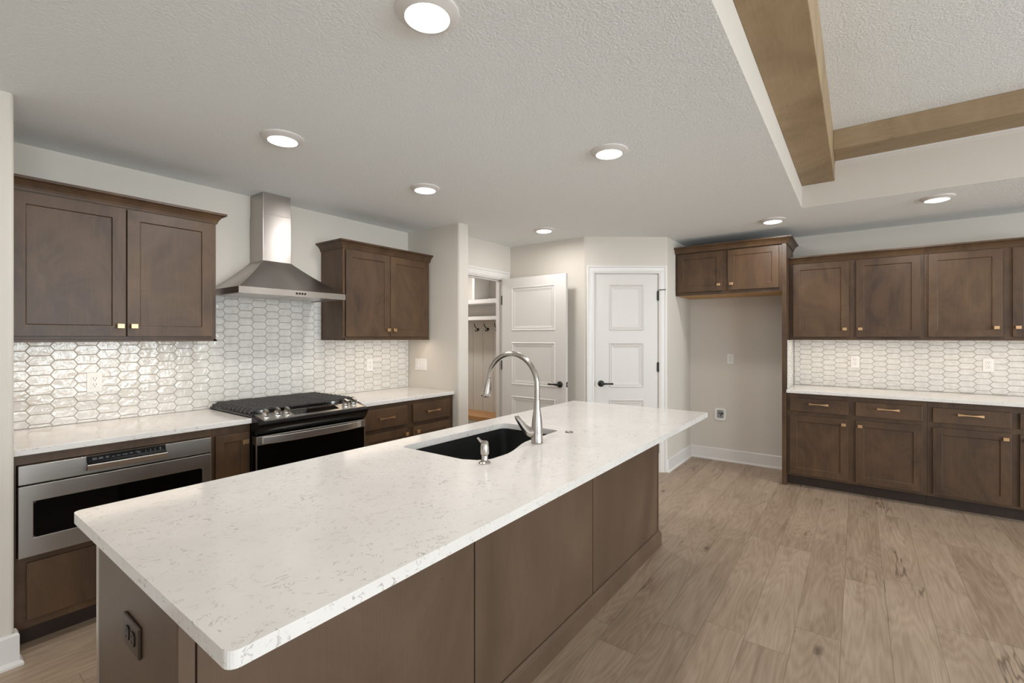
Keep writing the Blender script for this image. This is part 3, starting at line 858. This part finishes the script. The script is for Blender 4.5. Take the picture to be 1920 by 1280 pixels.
# ------------------------------------------------------------------ microwave drawer
mw_ = thing('microwave_drawer', 'stainless microwave drawer with black glass built in at left', 'microwave', (0.71, 2.95, 0.42))
MX0, MX1 = 0.3335, 1.0895
obj('housing', box(new(), MX0 + 0.01, MX1 - 0.01, 2.976, 3.50, 0.43, 0.822), 'black', mw_)
obj('control_strip', box(new(), MX0, MX1, 2.947, 2.974, 0.746, 0.8295), 'steel', mw_, bevel=0.002)
drw = obj('drawer_front', grid_panel(new(), [MX0, 0.380, 1.045, MX1], [0.424, 0.505, 0.667, 0.739], -2.974, -2.945, [(1, 1)], [(0.002, -0.004)], lambda a, d, z: Vector((a, -d, z))), 'steel', mw_, bevel=0.002)
obj('window', poly_prism(new(), rounded([(0.3815, 0.5065, 0.012), (1.0435, 0.5065, 0.012), (1.0435, 0.6655, 0.012), (0.3815, 0.6655, 0.012)]), 0, 0.004), 'glass', drw)
wv = drw.children[0]; wv.data.transform(Matrix.Translation(root_of(wv).location) ); wv.data.transform(Matrix.Translation((0, 2.9485, 0)) @ Matrix.Rotation(PI / 2, 4, 'X')); wv.data.transform(Matrix.Translation(-root_of(wv).location))
# protruding control pod: concave black fascia over a steel lip
pod = [(2.9465, 0.8285), (2.940, 0.8285), (2.938, 0.822), (2.934, 0.808), (2.924, 0.798), (2.912, 0.794), (2.912, 0.790), (2.918, 0.768), (2.9465, 0.761)]
b = new(); secs = [[(x, y, z) for y, z in pod] for x in (0.556, 0.870)]; loft(b, secs)
pod_o = obj('control_pod', b, plain('matte_black_fascia', (8, 8, 8), 0.35, 0, 0.12), mw_)
def strip(pf, xa, xb, off=0.0006):
    b = new(); loft(b, [[(x, y - off, z + off * 0.5) for y, z in pf] + [(x, y + 0.001, z - 0.001) for y, z in pf[::-1]] for x in (xa, xb)]); return b
obj('pod_lip', strip([(2.913, 0.7945), (2.9115, 0.790), (2.918, 0.768), (2.9465, 0.7608)], 0.5555, 0.8705), 'steel', pod_o)
obj('pod_top_edge', box(new(), 0.556, 0.870, 2.9375, 2.9465, 0.8275, 0.8305), 'chrome', pod_o)
b = new()
for x, z, w in [(0.585, 0.815, 0.016), (0.585, 0.808, 0.018), (0.608, 0.815, 0.014), (0.608, 0.808, 0.017), (0.632, 0.815, 0.012), (0.632, 0.809, 0.012), (0.655, 0.809, 0.010), (0.675, 0.811, 0.014), (0.70, 0.811, 0.02), (0.725, 0.813, 0.014),
                (0.75, 0.816, 0.016), (0.757, 0.808, 0.014), (0.785, 0.815, 0.003), (0.785, 0.807, 0.003), (0.804, 0.818, 0.003), (0.804, 0.811, 0.003), (0.804, 0.804, 0.003), (0.823, 0.818, 0.003), (0.823, 0.811, 0.003), (0.823, 0.804, 0.003), (0.846, 0.818, 0.008), (0.846, 0.811, 0.008), (0.846, 0.804, 0.003)]:
    z = 0.8095 + (z - 0.804) * 0.75; yy = 2.938 - (0.822 - z) * 0.004 / 0.014
    box(b, x - w / 2, x + w / 2, yy - 0.0008, yy + 0.001, z - 0.0009, z + 0.0009)
lg = obj('key_legends', b, 'grey', pod_o); lg['kind'] = 'stuff'

# ------------------------------------------------------------------ island
IX0, IX1, IY0, IY1 = 0.337, 3.09, 1.075, 1.70
isl = thing('kitchen_island', 'long brown kitchen island base under the white quartz top', 'island', (1.7, 1.38, 0))
b = new(); box(b, 0.970, 1.355, IY0 + 0.02, IY1, 0.10, ZC); box(b, 2.15, IX1 - 0.002, IY0 + 0.02, IY1, 0.10, ZC)
box(b, 1.355, 2.15, IY1 - 0.02, IY1, 0.10, ZC); box(b, 1.355, 2.15, IY0 + 0.02, IY0 + 0.06, 0.10, ZC); box(b, 1.355, 2.15, IY0 + 0.06, IY1 - 0.02, 0.10, 0.30)
obj('body', b, 'wood', isl)
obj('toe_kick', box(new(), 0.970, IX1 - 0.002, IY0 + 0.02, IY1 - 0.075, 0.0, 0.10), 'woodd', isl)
obj('end_panel', box(new(), IX0, IX0 + 0.02, IY0 + 0.004, 1.648, 0.0, ZC), 'panel', isl, bevel=0.0015)
for a, c in ((0.372, 1.219), (1.226, 2.123), (2.130, 3.066)):
    obj('side_panel', box(new(), a, c, 0.0, 0.02, 0.0, ZC, lambda a, d, z: Vector((a, IY0 + 0.02 - d, z))), 'panel', isl, bevel=0.0015)
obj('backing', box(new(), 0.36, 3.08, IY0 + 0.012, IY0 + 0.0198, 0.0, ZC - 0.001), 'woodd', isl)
obj('corner_post', box(new(), IX0 + 0.001, 0.368, IY0 - 0.003, IY0 + 0.02, 0.0, ZC), 'panel', isl, bevel=0.002)
obj('corner_post', box(new(), 3.072, IX1 + 0.002, IY0 - 0.002, IY0 + 0.02, 0.0, ZC), 'panel', isl, bevel=0.002)
MO = [(0, 0), (0.014, 0), (0.014, 0.080), (0.012, 0.083), (0.010, 0.084), (0.004, 0.100), (0, 0.101)]
obj('base_moulding', sweep(new(), [(IX0, 1.648), (IX0, IY0 - 0.002), (IX1 + 0.002, IY0 - 0.002), (IX1 + 0.002, IY1)][::1], [(o, z) for o, z in MO], 0) , 'panel', isl)
for a, c in ((0.98, 1.37), (1.38, 2.13), (2.14, 3.08)):
    o = obj('door', shaker(-c, -a, 0.13, 0.86, 0.0, lambda a, d, z: Vector((-a, IY1 + d, z))), 'wood', isl)
dw = thing('dishwasher', 'stainless dishwasher edge at the near left corner of the island', 'dishwasher', (0.66, 1.6, 0))
obj('tub', box(new(), 0.362, 0.966, IY0 + 0.03, 1.655, 0.0, 0.868), 'black', dw)
obj('door', box(new(), 0.340, 0.966, 1.668, 1.692, 0.10, 0.866), 'steel', dw, bevel=0.003)

sink_hole = rounded([(1.377, 1.655, 0.03), (1.383, 1.285, 0.03), (1.410, 1.225, 0.03), (1.455, 1.192, 0.04)] + [(1.54 + 0.29 * q / 10, 1.190 + 0.071 * (q / 10) ** 2 * (3 - 2 * q / 10)) for q in range(11)] + [(2.118, 1.266, 0.03), (2.112, 1.640, 0.04)], 5)
top = slab_hole(new(), rounded([(0.314, 0.786, 0.02), (3.200, 0.786, 0.008), (3.175, 1.772, 0.008), (0.308, 1.785, 0.02)]), sink_hole, ZC + 0.0005, 0.905)
it = tag(obj('countertop', top, 'quartz', bevel=0.004, seg=3), 'large white quartz island top with grey flecks and a sink cutout', 'countertop')

# undermount sink
sk = thing('kitchen_sink', 'black undermount sink in the island top', 'sink', (1.75, 1.44, 0.66))
cen = Vector((1.75, 1.44))
def grow(p, g, k=1.0):
    v = Vector(p) - cen; return cen + v * k + v.normalized() * g
b = new(); rings = []
for g, z in ((0.012, ZC - 0.0005), (0.004, ZC - 0.0005), (0.004, 0.86), (-0.004, 0.70), (-0.03, 0.672), (-0.06, 0.668)):
    rings.append([b.verts.new((*grow(p, g), z)) for p in sink_hole])
for A, B in zip(rings, rings[1:]):
    for q in range(len(A)): b.faces.new((A[q], A[(q + 1) % len(A)], B[(q + 1) % len(A)], B[q]))
b.faces.new(rings[-1])
for f in b.faces: pass
bas = obj('basin', b, 'sink', sk, smooth=True, ang=50)
sm = bas.modifiers.new('thick', 'SOLIDIFY'); sm.thickness = 0.006; sm.offset = -1
dn = obj('drain', lathe(new(), [(0.0, 0.0), (0.045, 0.0), (0.055, 0.004), (0.045, 0.003), (0.04, 0.001), (0.0, 0.001)], Matrix.Translation((1.52, 1.33, 0.671)), 24), 'nickel', sk, smooth=True)
obj('strainer', lathe(new(), [(0.035, 0.0), (0.035, 0.004), (0.01, 0.006), (0.008, 0.02), (0.012, 0.024), (0, 0.025)], Matrix.Translation((1.52, 1.33, 0.672)), 20), 'nickel', dn, smooth=True)

# faucet
fx, fy, fz = 1.804, 1.200, 0.9055
fa = thing('faucet', 'brushed nickel gooseneck pull-down faucet beside the sink', 'faucet', (fx, fy, fz))
obj('body', lathe(new(), [(0.028, 0), (0.029, 0.003), (0.0275, 0.006), (0.0265, 0.05), (0.025, 0.09), (0.0215, 0.12), (0.0165, 0.155), (0.0140, 0.185), (0.0135, 0.20)], Matrix.Translation((fx, fy, fz)), 32), 'nickel', fa, smooth=True)
R0 = 0.147; zc_ = 1.318 - R0 - 0.0
pts = [(fx, fy, 1.10), (fx, fy, 1.13)]
for i in range(25):
    q = PI - (PI - 0.16) * i / 24; pts.append((fx, fy + R0 + R0 * math.cos(q), zc_ + R0 * math.sin(q)))
obj('spout', tube(new(), pts, 0.0122, 18), 'nickel', fa, smooth=True)
pe = Vector(pts[-1]); dirv = (Vector((fx, 1.512, 1.100)) - pe); ln = dirv.length; q4 = dirv.to_track_quat('Z', 'Y').to_matrix().to_4x4()
hdm = Matrix.Translation(pe) @ q4
hh = obj('spray_head', lathe(new(), [(0.0125, -0.002), (0.0145, 0.0), (0.0145, 0.006), (0.017, 0.03), (0.023, 0.075), (0.0255, ln - 0.006), (0.024, ln), (0.018, ln + 0.001), (0, ln - 0.002)], hdm, 28), 'nickel', fa, smooth=True)
sb = new(); bp0 = hdm @ Vector((0, 0, 0.02))
box(sb, fx + 0.012, fx + 0.0255, pe.y - 0.014, pe.y - 0.002, pe.z - 0.075, pe.z - 0.03)
hm_ = hdm @ Vector((0, 0, ln * 0.48)) + Vector((0.598, -0.80, 0)) * 0.0145
obj('spray_button', box(new(), hm_.x - 0.005, hm_.x + 0.005, hm_.y - 0.005, hm_.y + 0.005, hm_.z - 0.021, hm_.z + 0.021), 'black', hh, bevel=0.003); sb.free()
dl = Vector((-0.598, 0.80, 0))
fp_ = Vector((fx, fy, fz))
obj('lever', tube(new(), [fp_ + Vector((0, 0, 0.055)), fp_ + dl * 0.03 + Vector((0, 0, 0.048)), fp_ + dl * 0.045 + Vector((0, 0, 0.055)), fp_ + dl * 0.062 + Vector((0, 0, 0.075)), fp_ + dl * 0.082 + Vector((0, 0, 0.103)), fp_ + dl * 0.096 + Vector((0, 0, 0.122)), fp_ + dl * 0.100 + Vector((0, 0, 0.128))], [0.021, 0.0225, 0.0215, 0.0170, 0.0130, 0.0105, 0.006], 16), 'nickel', fa, smooth=True)

sd = thing('soap_dispenser', 'small brushed nickel soap dispenser pump at the near end of the sink', 'soap dispenser', (1.392, 1.172, 0.9055))
so = Vector((1.392, 1.172, 0.9055))
obj('bottle', lathe(new(), [(0.0235, 0), (0.0235, 0.003), (0.020, 0.006), (0.014, 0.011), (0.0125, 0.016), (0.0125, 0.032), (0.0165, 0.036), (0.0175, 0.048), (0.0165, 0.066), (0.0145, 0.075), (0.0155, 0.080), (0.012, 0.086), (0, 0.088)], Matrix.Translation(so), 28), 'nickel', sd, smooth=True)
obj('nozzle', tube(new(), [so + Vector((0, 0, 0.078)), so + dl * 0.016 + Vector((0, 0, 0.086)), so + dl * 0.028 + Vector((0, 0, 0.100))], [0.007, 0.0055, 0.004], 10), 'nickel', sd, smooth=True)
ab = thing('air_switch', 'small round nickel button flush in the island top right of the faucet', 'button', (2.107, 1.202, 0.9055))
obj('ring', lathe(new(), [(0.020, 0), (0.0225, 0.002), (0.020, 0.0035), (0.015, 0.003), (0.015, 0)], Matrix.Translation((2.107, 1.202, 0.9053)), 28), 'nickel', ab, smooth=True)
obj('button', lathe(new(), [(0.0135, 0), (0.0135, 0.004), (0.011, 0.0055), (0, 0.006)], Matrix.Translation((2.107, 1.202, 0.9055)), 28), 'chrome', ab, smooth=True)

# ------------------------------------------------------------------ outlets and switches
def outlet_parts(t, w=0.07, h=0.115, mats=('plate', 'plate', 'slot'), decora=True):
    obj('plate', box(new(), -w / 2, w / 2, -0.005, 0, -h / 2, h / 2), mats[0], None, bevel=0.0025).parent = t
    r = obj('receptacle', box(new(), -0.0165, 0.0165, -0.0072, -0.0045, -0.0335, 0.0335), mats[1], None, bevel=0.001); r.parent = t
    for s in (1, -1):
        for dx in (-0.0065, 0.0065):
            o = obj('slot', box(new(), dx - 0.0012, dx + 0.0012, -0.0076, -0.0068, s * 0.0175 + 0.002, s * 0.0175 + 0.010), mats[2]); o.parent = r
        o = obj('slot', lathe(new(), [(0.0026, 0), (0.0026, 0.001)], Matrix.Translation((0, -0.0068, s * 0.0175 - 0.0055)) @ Matrix.Rotation(PI / 2, 4, 'X'), 10), mats[2]); o.parent = r


og = 'wall outlets'
ot = thing('wall_outlet', 'white outlet on the tile left of the range', 'outlet', (0.7125, 3.5803, 1.135), og)
outlet_parts(ot)
dup(ot, (2.621, 3.5803, 1.143), 0, 'white outlet on the tile under the small cabinet right of the range')
dup(ot, (5.6255, 0.0205, 1.156), -PI / 2, 'white outlet on the right wall tile nearer the refrigerator panel')
dup(ot, (5.6255, -0.898, 1.158), -PI / 2, 'white outlet on the right wall tile near the right edge of the photo')
dup(ot, (5.6345, 1.145, 1.152), -PI / 2, 'white outlet on the bare alcove wall above the water box')

sw = thing('switch_plate', 'white triple switch plate on the stub wall', 'light switch', (3.0795, 3.399, 1.134))
so_ = sw.location
F_sw = lambda a, d, z: Vector((3.0795 - d, 3.399 - a, 1.134 + z))
obj('plate', box(new(), -0.083, 0.083, 0, 0.005, -0.057, 0.057, F_sw), 'plate', sw, bevel=0.0025)
for q in (-1, 0, 1): obj('rocker', box(new(), q * 0.046 - 0.0165, q * 0.046 + 0.0165, 0.0045, 0.008, -0.0335, 0.0335, F_sw), 'plate', sw, bevel=0.0015)

wb = thing('water_box', 'white recessed water supply box low on the alcove wall', 'water box', (5.634, 1.249, 0.524))
F_wb = lambda a, d, z: Vector((5.634 - d, 1.249 - a, 0.524 + z))
def ring_plate(o, i, ro, ri, d0, d1, F):
    b = slab_hole(new(), rounded([(-o[0], -o[1], ro), (o[0], -o[1], ro), (o[0], o[1], ro), (-o[0], o[1], ro)]), rounded([(-i[0], -i[1], ri), (i[0], -i[1], ri), (i[0], i[1], ri), (-i[0], i[1], ri)]), d0, d1)
    for v in b.verts: v.co = F(v.co.x, v.co.z, v.co.y)
    return b
obj('frame', ring_plate((0.062, 0.071), (0.035, 0.045), 0.030, 0.010, 0.0, 0.012, F_wb), 'plate', wb, bevel=0.002)
obj('recess', box(new(), -0.036, 0.036, 0.0005, 0.003, -0.046, 0.046, F_wb), 'grey', wb)
obj('valve', tube(new(), [F_wb(0.0, 0.004, -0.025), F_wb(0.0, 0.008, 0.012)], 0.010, 10), 'chrome', wb, smooth=True)
obj('valve_handle', box(new(), -0.016, 0.032, 0.006, 0.016, 0.004, 0.016, F_wb), 'black', wb, bevel=0.002)

io = thing('wall_outlet', 'dark bronze outlet set sideways in the near end panel of the island', 'outlet', (0.3368, 1.343, 0.712))
F_io = lambda a, d, z: Vector((0.3368 - d, 1.343 - a, 0.712 + z))
obj('plate', box(new(), -0.058, 0.058, 0, 0.007, -0.036, 0.036, F_io), 'orb', io, bevel=0.003)
for s in (-1, 1):
    b = poly_prism(new(), rounded([(-0.014, -0.016, 0.010), (0.014, -0.016, 0.010), (0.014, 0.016, 0.010), (-0.014, 0.016, 0.010)]), 0.006, 0.0095)
    for v in b.verts: v.co = F_io(s * 0.0195 + v.co.x, v.co.z, v.co.y)
    rc = obj('receptacle', b, 'orbd', io)
    for dz in (-0.0065, 0.0065): obj('slot', box(new(), s * 0.0195 - 0.006, s * 0.0195 + 0.003, 0.0094, 0.0099, dz - 0.0012, dz + 0.0012, F_io), 'slot', rc)

# ------------------------------------------------------------------ mudroom locker seen through the open doorway
lk = thing('mudroom_locker', 'built-in mudroom locker with shelves and oak bench beyond the open doorway', 'locker', (4.4, 3.95, 0))
b = new(); Ys = [3.345 + (3.4275 - 3.345)] ; 
gro = [3.36, 3.515, 3.685, 3.855, 4.021, 4.19, 4.355, 4.52, 4.69]
for y0_, y1_ in zip(gro, gro[1:]):
    box(b, 4.545, 4.56, y0_ + 0.002, y1_ - 0.002, 0.45, 1.635)
box(b, 4.555, 4.565, 3.36, 4.69, 0.0, 2.40)
obj('back_boards', b, 'board', lk)
obj('shelf', box(new(), 4.28, 4.555, 3.36, 4.69, 1.805, 1.855), 'trim', lk, bevel=0.002)
obj('shelf', box(new(), 4.28, 4.555, 3.36, 4.69, 1.605, 1.648), 'trim', lk, bevel=0.002)
obj('divider', box(new(), 4.28, 4.555, 3.768, 3.805, 1.855, 2.40), 'trim', lk)
obj('bench_seat', box(new(), 4.19, 4.545, 3.36, 4.69, 0.40, 0.452), 'oak', lk, bevel=0.003)
obj('bench_base', box(new(), 4.22, 4.555, 3.36, 4.69, 0.0, 0.40), 'trim', lk)


def hook(bm, o):
    mt = Matrix.Translation(o) @ Matrix.Rotation(-PI / 2, 4, 'Y')
    lathe(bm, [(0.019, 0), (0.019, 0.004), (0.012, 0.008), (0, 0.009)], mt, 16)
    tube(bm, [o + Vector((-0.006, 0, 0)), o + Vector((-0.03, 0, 0.012)), o + Vector((-0.062, 0, 0.035)), o + Vector((-0.072, 0, 0.055)), o + Vector((-0.070, 0, 0.068))], [0.006, 0.006, 0.0055, 0.0055, 0.007], 8)
    tube(bm, [o + Vector((-0.006, 0, -0.004)), o + Vector((-0.025, 0, -0.024)), o + Vector((-0.045, 0, -0.024)), o + Vector((-0.052, 0, -0.004))], [0.006, 0.0055, 0.0055, 0.0065], 8)
    return bm


HL = ['black double coat hook on the left of the row in the doorway', 'black double coat hook in the middle of the row in the doorway', 'black double coat hook half hidden by the doorway jamb']
h0 = thing('coat_hook', HL[0], 'coat hook', (4.545, 3.938, 1.497), 'coat hooks in the mudroom')
obj('hook', hook(new(), Vector((4.545, 3.938, 1.497))), 'black', h0, smooth=True)
dup(h0, (4.545, 3.772, 1.497), 0, HL[1]); dup(h0, (4.545, 3.605, 1.497), 0, HL[2])
